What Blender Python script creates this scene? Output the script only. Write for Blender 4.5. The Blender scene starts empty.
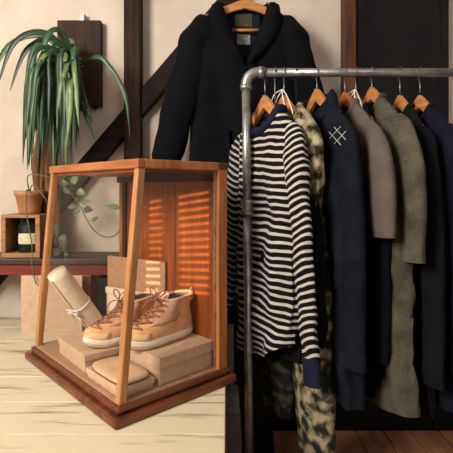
import bpy, bmesh, math, random
from mathutils import Vector, Matrix, noise
R = random.Random(7)
PI = math.pi
sc = bpy.context.scene
COL = sc.collection
CAMZ, F, HOR = 1.16, 450.0, 188.0
TABLE = 0.635

def at(px, py, Y):
    return Vector(((px - 226.5) / F * Y, Y, CAMZ - (py - HOR) / F * Y))

# ------------------------------------------------------------------ materials
MATS = {}
def new_mat(name):
    m = bpy.data.materials.new(name); m.use_nodes = True
    nt = m.node_tree; b = nt.nodes['Principled BSDF']
    MATS[name] = m
    return m, nt, b
def nd(nt, t, **kw):
    n = nt.nodes.new(t)
    for k, v in kw.items(): setattr(n, k, v)
    return n
def c4(c): return (c[0], c[1], c[2], 1)
def ramp(nt, stops, interp='LINEAR'):
    r = nd(nt, 'ShaderNodeValToRGB'); r.color_ramp.interpolation = interp
    e = r.color_ramp.elements
    while len(e) < len(stops): e.new(0.5)
    for i, (p, c) in enumerate(stops): e[i].position = p; e[i].color = c4(c)
    return r
def texco(nt, scale=(1, 1, 1)):
    t = nd(nt, 'ShaderNodeTexCoord'); m = nd(nt, 'ShaderNodeMapping')
    m.inputs['Scale'].default_value = scale
    nt.links.new(t.outputs['Object'], m.inputs['Vector'])
    return m.outputs['Vector']
def noise_tex(nt, vec, scale, detail=4, rough=.55):
    n = nd(nt, 'ShaderNodeTexNoise'); n.inputs['Scale'].default_value = scale
    n.inputs['Detail'].default_value = detail; n.inputs['Roughness'].default_value = rough
    nt.links.new(vec, n.inputs['Vector']); return n.outputs['Fac']
def bump(nt, b, fac, strength=.2, dist=.002):
    n = nd(nt, 'ShaderNodeBump'); n.inputs['Strength'].default_value = strength
    n.inputs['Distance'].default_value = dist
    nt.links.new(fac, n.inputs['Height']); nt.links.new(n.outputs['Normal'], b.inputs['Normal'])
def plain(name, c1, c2, scale=20, rough=.6, metal=0, bstr=.15, stretch=(1, 1, 1), spec=.5, bd=.002, lo=.35, hi=.65):
    m, nt, b = new_mat(name)
    v = texco(nt, stretch); f = noise_tex(nt, v, scale)
    r = ramp(nt, [(lo, c1), (hi, c2)])
    nt.links.new(f, r.inputs['Fac']); nt.links.new(r.outputs['Color'], b.inputs['Base Color'])
    b.inputs['Roughness'].default_value = rough; b.inputs['Metallic'].default_value = metal
    b.inputs['Specular IOR Level'].default_value = spec
    if bstr: bump(nt, b, f, bstr, bd)
    return m
def fabric(name, c1, c2, scale=14, weave=900, rough=.95, sheen=.0):
    m, nt, b = new_mat(name)
    v = texco(nt); f = noise_tex(nt, v, scale, 5)
    f2 = noise_tex(nt, v, weave, 2)
    mx = nd(nt, 'ShaderNodeMath', operation='ADD'); hv = nd(nt, 'ShaderNodeMath', operation='MULTIPLY')
    hv.inputs[1].default_value = .5
    nt.links.new(f, mx.inputs[0]); nt.links.new(f2, mx.inputs[1]); nt.links.new(mx.outputs[0], hv.inputs[0])
    r = ramp(nt, [(.38, c1), (.62, c2)])
    nt.links.new(hv.outputs[0], r.inputs['Fac']); nt.links.new(r.outputs['Color'], b.inputs['Base Color'])
    b.inputs['Roughness'].default_value = rough; b.inputs['Specular IOR Level'].default_value = .15
    bump(nt, b, hv.outputs[0], .25, .002)
    return m
def wood(name, dark, light, axis=0, scale=9, rough=.45, spec=.5, lo=.3, hi=.7):
    st = [9, 9, 9]; st[axis] = .9
    return plain(name, dark, light, scale, rough, 0, .12, tuple(st), spec, .001, lo, hi)
def stripes(name, dark, light, pitch, frac, kx=0.0, ky=0.0):
    m, nt, b = new_mat(name)
    v = texco(nt); s = nd(nt, 'ShaderNodeSeparateXYZ'); nt.links.new(v, s.inputs[0])
    f = noise_tex(nt, v, 9, 2)
    def M(op, a, bb):
        n = nd(nt, 'ShaderNodeMath', operation=op)
        for i, q in enumerate((a, bb)):
            if q is None: continue
            if isinstance(q, (int, float)): n.inputs[i].default_value = q
            else: nt.links.new(q, n.inputs[i])
        return n.outputs[0]
    z = M('ADD', s.outputs['Z'], M('MULTIPLY', s.outputs['X'], kx))
    z = M('ADD', z, M('MULTIPLY', s.outputs['Y'], ky))
    z = M('ADD', z, M('MULTIPLY', f, .022))
    fr = M('FRACT', M('DIVIDE', M('ADD', z, 50.0), pitch), None)
    g = M('GREATER_THAN', fr, 1 - frac)
    r = ramp(nt, [(0, dark), (1, light)])
    nt.links.new(g, r.inputs['Fac']); nt.links.new(r.outputs['Color'], b.inputs['Base Color'])
    b.inputs['Roughness'].default_value = .95; b.inputs['Specular IOR Level'].default_value = .15
    bump(nt, b, noise_tex(nt, v, 700, 2), .15, .001)
    return m
def camo(name, cols, scale=16):
    m, nt, b = new_mat(name)
    v = texco(nt)
    f = noise_tex(nt, v, scale, 2, .45)
    r = ramp(nt, [(0, cols[0]), (.42, cols[1]), (.5, cols[2]), (.58, cols[3])], 'CONSTANT')
    nt.links.new(f, r.inputs['Fac']); nt.links.new(r.outputs['Color'], b.inputs['Base Color'])
    b.inputs['Roughness'].default_value = .95; b.inputs['Specular IOR Level'].default_value = .15
    bump(nt, b, noise_tex(nt, v, 600, 2), .2, .001)
    return m
def glass_mat(name):
    m, nt, b = new_mat(name)
    nt.nodes.remove(b)
    out = nt.nodes['Material Output']
    tr = nd(nt, 'ShaderNodeBsdfTransparent'); tr.inputs['Color'].default_value = (.97, .96, .95, 1)
    gl = nd(nt, 'ShaderNodeBsdfGlossy'); gl.inputs['Roughness'].default_value = .03
    lw = nd(nt, 'ShaderNodeLayerWeight'); lw.inputs['Blend'].default_value = .5
    pw_ = nd(nt, 'ShaderNodeMath', operation='POWER'); pw_.inputs[1].default_value = 5
    nt.links.new(lw.outputs['Facing'], pw_.inputs[0])
    fr = nd(nt, 'ShaderNodeMath', operation='MULTIPLY_ADD'); fr.inputs[1].default_value = .35; fr.inputs[2].default_value = .012
    nt.links.new(pw_.outputs[0], fr.inputs[0])
    mx = nd(nt, 'ShaderNodeMixShader')
    nt.links.new(fr.outputs[0], mx.inputs[0]); nt.links.new(tr.outputs[0], mx.inputs[1])
    nt.links.new(gl.outputs[0], mx.inputs[2]); nt.links.new(mx.outputs[0], out.inputs['Surface'])
    return m

plain('plaster', (.58, .485, .40), (.67, .57, .475), 5, .9, 0, .1, spec=.2)
plain('plaster_plain', (.55, .5, .45), (.6, .55, .5), 5, .9, 0, .05, spec=.2)
plain('floor_wood', (.20, .11, .06), (.34, .2, .11), 6, .6, 0, .1, (1, 8, 1))
wood('beam_dark', (.006, .003, .002), (.045, .018, .008), 2, 6, .75, .2)
wood('beam_brace', (.003, .002, .0016), (.022, .010, .006), 0, 6, .75, .2)
wood('beam_brown', (.03, .010, .004), (.12, .04, .017), 2, 6, .6, .3)
plain('door_dark', (.004, .004, .005), (.010, .009, .009), 6, .8, 0, 0, spec=.2)
wood('oak_frame', (.27, .08, .02), (.52, .19, .055), 2, 7, .35)
wood('oak_frame_h', (.25, .07, .018), (.48, .165, .045), 1, 7, .35)
wood('oak_front', (.30, .12, .04), (.52, .245, .095), 2, 7, .35)
wood('base_red', (.045, .010, .004), (.20, .052, .018), 0, 6, .3)
wood('back_wood', (.17, .038, .008), (.34, .088, .02), 2, 6, .4)
wood('pale_board', (.24, .18, .095), (.64, .555, .37), 0, 5, .8, .2, .30, .46)
plain('table_dark', (.02, .014, .01), (.05, .034, .022), 9, .8)
glass_mat('glass')
plain('kraft', (.52, .36, .235), (.60, .425, .285), 60, .85, 0, .05, spec=.2)
plain('kraft_dark', (.36, .20, .115), (.43, .25, .145), 60, .85, 0, .05, spec=.2)
plain('kraft_pale', (.72, .58, .42), (.78, .64, .48), 60, .85, 0, .05, spec=.2)
plain('suede', (.70, .37, .165), (.82, .475, .235), 40, .9, 0, .15, spec=.15)
plain('suede_toe', (.80, .51, .28), (.88, .60, .36), 40, .9, 0, .15, spec=.15)
plain('suede_pink', (.60, .36, .24), (.70, .45, .32), 60, .9, 0, .2, spec=.15)
plain('eyestay', (.50, .26, .15), (.60, .34, .205), 60, .85, 0, .2, spec=.2)
plain('lace', (.27, .115, .06), (.40, .19, .11), 200, .9, 0, .2, spec=.15)
plain('lining', (.10, .07, .05), (.16, .12, .09), 60, .95, 0, .1, spec=.1)
plain('midsole', (.74, .66, .54), (.80, .72, .6), 60, .7, 0, .05)
plain('outsole', (.46, .27, .18), (.56, .35, .25), 60, .7, 0, .05)
plain('leather_tan', (.62, .40, .235), (.70, .47, .29), 30, .55, 0, .1)
plain('leather_edge', (.12, .05, .025), (.2, .09, .045), 50, .7, 0, 0)
plain('canvas_roll', (.66, .56, .41), (.76, .66, .5), 30, .9, 0, .2, spec=.2)
plain('white_cord', (.78, .74, .66), (.86, .82, .75), 200, .9, 0, .1)
wood('red_wood', (.10, .010, .005), (.24, .028, .014), 0, 6, .4)
wood('dark_top', (.018, .009, .006), (.05, .022, .014), 0, 6, .5)
plain('black_box', (.004, .004, .004), (.009, .009, .009), 20, .6, 0, 0, spec=.3)
plain('paper_label', (.55, .47, .3), (.68, .6, .42), 60, .8, 0, 0)
wood('crate_wood', (.20, .085, .03), (.42, .21, .085), 0, 7, .6)
plain('terracotta', (.36, .15, .06), (.46, .21, .09), 25, .8, 0, .1)
wood('bark', (.03, .013, .006), (.22, .10, .045), 2, 5, .9, .2, .35, .62)
wood('plank_wood', (.010, .004, .0025), (.055, .018, .008), 2, 6, .7, .3)
plain('soil', (.02, .012, .008), (.05, .03, .02), 60, .95)
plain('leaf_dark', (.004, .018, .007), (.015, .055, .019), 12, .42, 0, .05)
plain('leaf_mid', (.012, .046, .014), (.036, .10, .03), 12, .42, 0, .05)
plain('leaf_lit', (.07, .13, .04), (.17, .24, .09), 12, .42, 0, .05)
plain('vine_leaf', (.05, .12, .02), (.16, .26, .05), 30, .45, 0, .05)
plain('vine_leaf_dark', (.012, .045, .015), (.03, .08, .03), 30, .45, 0, .05)
plain('vine_stem', (.07, .11, .03), (.12, .16, .05), 30, .6, 0, 0)
plain('pipe_steel', (.24, .25, .25), (.46, .47, .46), 35, .38, .85, .05)
plain('hook_steel', (.16, .16, .16), (.26, .26, .26), 40, .35, .9, 0)
wood('hanger_wood', (.40, .155, .04), (.60, .26, .085), 0, 6, .4)
wood('hanger_red', (.28, .075, .02), (.46, .14, .04), 0, 6, .4)
fabric('navy_black', (.0013, .0017, .0028), (.0036, .0045, .0066))
fabric('navy_inside', (.005, .007, .011), (.014, .017, .025))
fabric('black_cloth', (.0018, .0018, .0022), (.0045, .0045, .0055))
fabric('black_lift', (.003, .003, .004), (.008, .008, .010))
fabric('denim', (.0022, .0036, .007), (.0095, .0132, .021), 22, 700)
fabric('denim_dark', (.002, .0032, .0062), (.0075, .0105, .017), 22, 700)
fabric('taupe', (.085, .066, .06), (.135, .108, .098), 14, 600)
fabric('navy_tee', (.0018, .0022, .0052), (.0045, .0055, .011))
fabric('olive_knit', (.040, .037, .025), (.115, .104, .072), 16, 420)
fabric('navy_far', (.004, .0045, .012), (.009, .010, .022))
fabric('rib_navy', (.006, .008, .02), (.013, .016, .036))
NAVY, CREAM = (.003, .0036, .0085), (.50, .45, .38)
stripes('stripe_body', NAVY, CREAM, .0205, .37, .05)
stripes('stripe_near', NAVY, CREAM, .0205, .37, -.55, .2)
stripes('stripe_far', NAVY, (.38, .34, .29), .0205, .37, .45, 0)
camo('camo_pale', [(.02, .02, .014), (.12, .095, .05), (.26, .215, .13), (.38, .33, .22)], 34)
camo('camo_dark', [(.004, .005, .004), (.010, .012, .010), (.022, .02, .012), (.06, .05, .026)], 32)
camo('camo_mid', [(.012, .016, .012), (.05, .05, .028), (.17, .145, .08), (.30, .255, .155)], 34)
plain('olive_label', (.035, .035, .015), (.06, .055, .025), 120, .9, 0, 0)
plain('grey_label', (.12, .125, .115), (.40, .39, .35), 220, .9, 0, 0, lo=.45, hi=.55)
plain('stitch', (.42, .43, .42), (.52, .53, .52), 200, .9, 0, 0)
plain('bin_grey', (.055, .05, .052), (.07, .064, .066), 20, .7, 0, .05, spec=.2)
plain('backdrop_black', (.0025, .0025, .003), (.006, .006, .007), 9, .7, 0, 0, spec=.2)
wood('plinth_wood', (.22, .09, .04), (.40, .18, .085), 1, 5, .6)
plain('blind_white', (.6, .58, .54), (.66, .64, .6), 20, .6, 0, 0)
def mat(n): return MATS[n]

# ------------------------------------------------------------------ mesh builder
class MB:
    def __init__(s): s.v = []; s.f = []
    def add(s, vs, fs):
        o = len(s.v); s.v += [Vector(v) for v in vs]; s.f += [tuple(i + o for i in f) for f in fs]; return s
    def box(s, lo, hi):
        x0, y0, z0 = lo; x1, y1, z1 = hi
        return s.add([(x0,y0,z0),(x1,y0,z0),(x1,y1,z0),(x0,y1,z0),(x0,y0,z1),(x1,y0,z1),(x1,y1,z1),(x0,y1,z1)],
                     [(0,3,2,1),(4,5,6,7),(0,1,5,4),(1,2,6,5),(2,3,7,6),(3,0,4,7)])
    def hexa(s, b, t):          # bottom quad, top quad
        return s.add(list(b) + list(t), [(0,3,2,1),(4,5,6,7),(0,1,5,4),(1,2,6,5),(2,3,7,6),(3,0,4,7)])
    def beam(s, p, q, w, h, up=(0, 0, 1)):   # rectangular bar
        p, q = Vector(p), Vector(q); d = (q - p).normalized(); up = Vector(up)
        a = d.cross(up)
        if a.length < 1e-4: a = d.cross(Vector((0, 1, 0)))
        a.normalize(); b = a.cross(d).normalized(); a *= w / 2; b *= h / 2
        return s.hexa([p-a-b, p+a-b, p+a+b, p-a+b], [q-a-b, q+a-b, q+a+b, q-a+b])
    def prism(s, pts, y0, y1):  # polygon in xz, extruded along y
        n = len(pts)
        return s.add([(x, y0, z) for x, z in pts] + [(x, y1, z) for x, z in pts],
                     [tuple(range(n)), tuple(range(2*n-1, n-1, -1))] + [(i, i+n, (i+1) % n + n, (i+1) % n) for i in range(n)])
    def loft(s, rings, closed=True, cap0=False, cap1=False):
        n = len(rings[0]); vs = [p for r in rings for p in r]; fs = []
        m = n if closed else n - 1
        for k in range(len(rings) - 1):
            for i in range(m):
                j = (i + 1) % n
                fs.append((k*n+i, k*n+j, (k+1)*n+j, (k+1)*n+i))
        if cap0: fs.append(tuple(range(n-1, -1, -1)))
        if cap1: fs.append(tuple(range((len(rings)-1)*n, len(rings)*n)))
        return s.add(vs, fs)
    def tube(s, pts, r, n=8, flat=1.0, cap=True):
        pts = [Vector(p) for p in pts]; rings = []; prev = None
        for i, p in enumerate(pts):
            d = (pts[min(i+1, len(pts)-1)] - pts[max(i-1, 0)])
            d = d.normalized() if d.length > 1e-9 else Vector((0, 0, 1))
            if prev is None:
                a = d.cross(Vector((0, 0, 1)))
                if a.length < .05: a = d.cross(Vector((0, 1, 0)))
            else: a = prev - d * prev.dot(d)
            a.normalize(); prev = a; b = d.cross(a)
            rr = r[i] if isinstance(r, (list, tuple)) else r
            rings.append([p + a*math.cos(2*PI*k/n)*rr + b*math.sin(2*PI*k/n)*rr*flat for k in range(n)])
        return s.loft(rings, True, cap, cap)
    def lathe(s, prof, n=24, c=(0, 0, 0), caps=False):
        c = Vector(c)
        return s.loft([[c + Vector((r*math.cos(2*PI*k/n), r*math.sin(2*PI*k/n), z)) for k in range(n)] for r, z in prof], True, caps, caps)
    def build(s, name, m, parent=None, bevel=0, smooth=False, sub=0, solid=0, loc=None):
        me = bpy.data.meshes.new(name); me.from_pydata([tuple(v) for v in s.v], [], s.f); me.update()
        bm = bmesh.new(); bm.from_mesh(me); bmesh.ops.recalc_face_normals(bm, faces=bm.faces); bm.to_mesh(me); bm.free()
        me.materials.append(mat(m))
        o = bpy.data.objects.new(name, me); COL.objects.link(o)
        if parent: o.parent = parent
        if loc: o.location = loc
        if smooth:
            for p in me.polygons: p.use_smooth = True
        if bevel:
            b = o.modifiers.new('b', 'BEVEL'); b.width = bevel; b.segments = 2; b.limit_method = 'ANGLE'
        if sub:
            b = o.modifiers.new('s', 'SUBSURF'); b.levels = sub; b.render_levels = sub
        if solid:
            b = o.modifiers.new('t', 'SOLIDIFY'); b.thickness = solid; b.offset = 0
        return o

def spline(pts, n=10):
    pts = [Vector(p) for p in pts]; out = []
    for i in range(len(pts) - 1):
        p0, p1, p2, p3 = pts[max(i-1, 0)], pts[i], pts[i+1], pts[min(i+2, len(pts)-1)]
        for k in range(n):
            t = k / n
            out.append(.5*((2*p1) + (p2-p0)*t + (2*p0-5*p1+4*p2-p3)*t*t + (3*p1-p0-3*p2+p3)*t**3))
    out.append(pts[-1]); return out
def lerp_tab(tab, x):
    for (x0, y0), (x1, y1) in zip(tab, tab[1:]):
        if x <= x1:
            t = max(0, (x - x0) / (x1 - x0)); return y0 + (y1 - y0) * t
    return tab[-1][1]
def thing(name, label, cat, loc=(0, 0, 0), rz=0, group=None):
    o = bpy.data.objects.new(name, None); COL.objects.link(o); o.empty_display_size = .05
    o.location = loc; o.rotation_euler = (0, 0, rz); o['label'] = label; o['category'] = cat
    if group: o['group'] = group
    return o
def tag(o, label, cat, group=None):
    o['label'] = label; o['category'] = cat
    if group: o['group'] = group
    return o
def struct(o, label=None, cat=None):
    o['kind'] = 'structure'
    if label: o['label'] = label; o['category'] = cat
    return o

# ------------------------------------------------------------------ the room
WY = 1.90
struct(MB().box((-2.2, WY, 0), (2.2, WY + .1, 2.9)).build('wall_back', 'plaster'), 'cream plaster back wall between dark timbers', 'wall')
struct(MB().box((-2.2, -1.3, -.05), (2.2, WY, 0)).build('floor', 'floor_wood'), 'brown wooden plank floor', 'floor')
struct(MB().box((-2.2, -1.3, 2.9), (2.2, WY + .1, 3.0)).build('ceiling', 'plaster_plain'), 'plain pale ceiling', 'ceiling')
struct(MB().box((-2.3, -1.4, 0), (-2.2, WY + .1, 2.9)).build('wall_left', 'plaster_plain'), 'plain pale left wall', 'wall')
struct(MB().box((2.2, -1.4, 0), (2.3, WY + .1, 2.9)).build('wall_right', 'plaster_plain'), 'plain pale right wall', 'wall')
# timbers on the wall
p0, p1 = at(123.5, 0, WY - .07), at(140, 0, WY - .07)
struct(MB().box((p0.x, WY - .07, 0), (p1.x, WY, 2.9)).build('trim_1', 'beam_dark', bevel=.004), 'dark upright timber post left of the hanging jacket', 'timber')
def brace():
    m = MB(); y0, y1 = WY - .055, WY
    a, b = at(30, 232, WY - .055), at(262, -39, WY - .055)
    d = Vector((b.x - a.x, 0, b.z - a.z)).normalized(); n = Vector((-d.z, 0, d.x)) * .038
    a -= d * .5; b += d * .4
    def q(p, y): return Vector((p.x, y, p.z))
    m.hexa([q(a - n, y0), q(a + n, y0), q(a + n, y1), q(a - n, y1)], [q(b - n, y0), q(b + n, y0), q(b + n, y1), q(b - n, y1)])
    return m
struct(brace().build('trim_2', 'beam_brace', bevel=.004), 'dark diagonal timber brace crossing the cream wall', 'timber')
p0, p1 = at(340.5, 0, WY), at(353, 0, WY)
struct(MB().box((p0.x, WY - .05, 0), (p1.x, WY, 2.9)).build('trim_3', 'beam_brown', bevel=.003), 'brown timber post beside the dark door', 'timber')
p0, p1 = at(353.5, 0, WY), at(445, 0, WY)
dr = struct(MB().box((p0.x, WY - .035, 0), (p1.x, WY, 2.35)).build('door_1', 'door_dark', bevel=.003), 'dark door behind the clothes rail', 'door')
MB().box((p0.x + .04, WY - .04, 1.25), (p1.x - .04, WY - .034, 2.2)).build('door_panel', 'door_dark', dr, bevel=.002)
# unseen wall behind the viewer; window split and sized to aim the sun stripes
WX0, WXA, WXB, WX1, WZ0, WZ1, FY = -.562, -.497, -.443, -.325, 1.265, 1.58, -1.3  # mullion placed so its shadow keeps sun off the case post
fw = MB()
fw.box((-2.2, FY - .1, 0), (WX0, FY, 2.9)); fw.box((WX1, FY - .1, 0), (2.2, FY, 2.9)); fw.box((WXA, FY - .1, WZ0), (WXB, FY, WZ1))
fw.box((WX0, FY - .1, 0), (WX1, FY, WZ0)); fw.box((WX0, FY - .1, WZ1), (WX1, FY, 2.9))
struct(fw.build('wall_front', 'plaster_plain'), 'plain pale wall with a small window', 'wall')
wf = MB()
for a, b in (((WX0 - .03, WZ0 - .03), (WX0, WZ1 + .03)), ((WX1, WZ0 - .03), (WX1 + .03, WZ1 + .03)), ((WX0, WZ0 - .03), (WX1, WZ0)), ((WX0, WZ1), (WX1, WZ1 + .03)), ((WXA, WZ0), (WXB, WZ1))):
    wf.box((a[0], FY + .0005, a[1]), (b[0], FY + .02, b[1]))
win = struct(wf.build('window_1', 'beam_brown'), 'unseen two pane window and slatted blind shaped to aim the sun stripes', 'window')
sl = MB(); z = WZ0 + .004
while z < WZ1 - .01:
    sl.box((WX0, FY - .029, z), (WXA, FY - .026, z + .0125)); sl.box((WXB, FY - .029, z), (WX1, FY - .026, z + .0125)); z += .0215
sl.build('blind', 'blind_white', win)

# ------------------------------------------------------------------ table
tb = thing('board_table', 'pale weathered board table under the glass display case', 'table', (-.62, 1.18, 0))
m = MB()
for k in range(9):
    y0 = -.66 + k * .1467
    m.box((-.62, y0, TABLE - .035), (.617, y0 + .1455, TABLE))
m.build('tabletop', 'pale_board', tb, bevel=.002)
m = MB(); m.box((-.58, -.62, TABLE - .11), (.575, -.60, TABLE - .036)); m.box((-.58, .60, TABLE - .11), (.575, .62, TABLE - .036))
m.box((-.58, -.60, TABLE - .11), (-.56, .60, TABLE - .036)); m.box((.555, -.60, TABLE - .11), (.575, .60, TABLE - .036))
m.build('apron', 'table_dark', tb)
for x in (-.57, .525):
    for y in (-.61, .55):
        MB().box((x, y, 0), (x + .05, y + .06, TABLE - .036)).build('leg', 'table_dark', tb, bevel=.003)

# ------------------------------------------------------------------ display case (local x = depth, y = width)
CA = math.radians(42.65)
CO = Vector((-.239, 1.0, TABLE))
d1 = Vector((math.cos(CA), math.sin(CA), 0)); d2 = Vector((-math.sin(CA), math.cos(CA), 0))
def C(u, v, z): return CO + d1 * u + d2 * v + Vector((0, 0, z))
case = thing('display_case', 'slant fronted glass display case with orange brown wooden frame', 'display case', CO, CA)
D, W, H, FZ = .325, .52, .593, .043
m = MB()
m.box((-.022, -.022, .0), (D + .02, W + .022, .022)); m.box((-.008, -.008, .022), (D + .006, W + .008, FZ - .004))
m.build('base', 'base_red', case, bevel=.006)
MB().box((.002, .002, FZ - .004), (D - .02, W - .002, FZ)).build('case_floor', 'kraft_dark', case)
def fu(z): return .05 * (z - FZ) / (H - .02 - FZ)
pw = .020
for v0 in (0, W - pw):
    m = MB()
    m.hexa([(0, v0, FZ - .004), (pw, v0, FZ - .004), (pw, v0 + pw, FZ - .004), (0, v0 + pw, FZ - .004)],
           [(.05, v0, H - .02), (.05 + pw, v0, H - .02), (.05 + pw, v0 + pw, H - .02), (.05, v0 + pw, H - .02)])
    m.build('front_post', 'oak_front', case, bevel=.003)
    MB().box((D - .032, v0 - (0 if v0 else .004), FZ - .004), (D, v0 + pw + (.004 if v0 else 0), H - .02)).build('back_post', 'oak_frame', case, bevel=.003)
MB().box((.046, -.003, H - .022), (.046 + pw, W + .003, H)).build('top_rail', 'oak_frame_h', case, bevel=.003)
MB().box((D - .03, -.003, H - .022), (D + .003, W + .003, H)).build('top_rail', 'base_red', case, bevel=.003)
for v0 in (-.003, W - pw + .003):
    MB().box((.046 + pw, v0, H - .022), (D - .03, v0 + pw, H)).build('top_rail', 'oak_frame', case, bevel=.003)
MB().box((.06, .02, H - .030), (D - .02, W - .02, H - .018)).build('top_panel', 'back_wood', case)
m = MB(); m.box((.06, .022, H - .05), (D - .02, .03, H - .030)); m.box((D - .055, .022, H - .05), (D - .03, W - .022, H - .03))
m.build('inner_lip', 'dark_top', case)
mid = W * .385
MB().box((D - .026, pw, FZ), (D - .014, mid - .0015, H - .03)).build('back_door', 'back_wood', case, bevel=.001)
MB().box((D - .026, mid + .0015, FZ), (D - .014, W - pw, H - .03)).build('back_door', 'back_wood', case, bevel=.001)
MB().box((D - .034, W - pw - .022, FZ), (D - .026, W - pw, H - .03)).build('inner_post', 'dark_top', case)
MB().box((D - .036, .006, FZ), (D - .032, .010, H - .022)).build('glass_bead', 'pipe_steel', case)
MB().hexa([(.009, pw, FZ), (.012, pw, FZ), (.012, W - pw, FZ), (.009, W - pw, FZ)],
          [(.059, pw, H - .022), (.062, pw, H - .022), (.062, W - pw, H - .022), (.059, W - pw, H - .022)]).build('front_glass', 'glass', case)
for v0 in (.009, W - .012):
    MB().hexa([(pw, v0, FZ), (D - .032, v0, FZ), (D - .032, v0 + .003, FZ), (pw, v0 + .003, FZ)],
              [(.05 + pw, v0, H - .022), (D - .032, v0, H - .022), (D - .032, v0 + .003, H - .022), (.05 + pw, v0 + .003, H - .022)]).build('side_glass', 'glass', case)

# ------------------------------------------------------------------ boxes in the case
FL = FZ + .0005
def carton(name, label, u0, u1, v0, v1, h, m1, lid=.018, rot=0, z=FL, cat='box', inset=.003):
    cu, cv = (u0 + u1) / 2, (v0 + v1) / 2
    t = thing(name, label, cat, C(cu, cv, z), CA + rot, 'boxes in the display case')
    a, b = (u1 - u0) / 2, (v1 - v0) / 2
    MB().box((-a + inset, -b + inset, 0), (a - inset, b - inset, h - .002)).build('box_body', m1, t, bevel=.0015)
    if lid: MB().box((-a, -b, h - lid), (a, b, h)).build('lid', m1, t, bevel=.0015)
    return t
BH = .069
carton('shoebox', 'tan shoebox under the right boot beside the case side glass', .112, .296, .018, .195, BH, 'kraft', .028, math.radians(3))
AH = .047
carton('shoebox', 'tan shoebox at left of the case under the left boot', .022, .185, .205, .40, AH, 'kraft', .018, math.radians(-3))
LH = .024
carton('shoebox', 'low flat tan box in the front corner under the leather pouch', .012, .108, .02, .19, LH, 'kraft', .014)
carton('carton', 'tall brown carton standing at the back of the case', .255, .269, .232, .492, .257, 'kraft_dark', 0, math.radians(14))
carton('carton', 'cream upright box in front of the brown carton', .243, .257, .215, .475, .155, 'kraft_pale', .02, math.radians(14))
# leather pouch on the flat box
pc = thing('leather_pouch', 'flat tan leather pouch lying on the low front box', 'pouch', C(.060, .104, FL + LH), CA)
def outline(n, a, b, p=2.6):
    out = []
    for k in range(n):
        t = 2*PI*k/n; c, s_ = math.cos(t), math.sin(t)
        out.append((math.copysign(abs(c)**(2/p), c)*a, math.copysign(abs(s_)**(2/p), s_)*b))
    return out
def slab(a, b, prof, n=32, p=2.6):
    m = MB(); rings = []
    for s_, z in prof: rings.append([Vector((x*s_, y*s_, z)) for x, y in outline(n, a, b, p)])
    return m.loft(rings, True, True, True)
slab(.0465, .0835, [(.97, .0), (1, .002), (1, .004)], 40, 4).build('lower_leaf', 'leather_edge', pc)
slab(.046, .083, [(.985, .004), (1, .0055), (1, .0085), (.96, .0115), (.5, .0125)], 40, 4).build('flap', 'leather_tan', pc, smooth=True)

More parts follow.
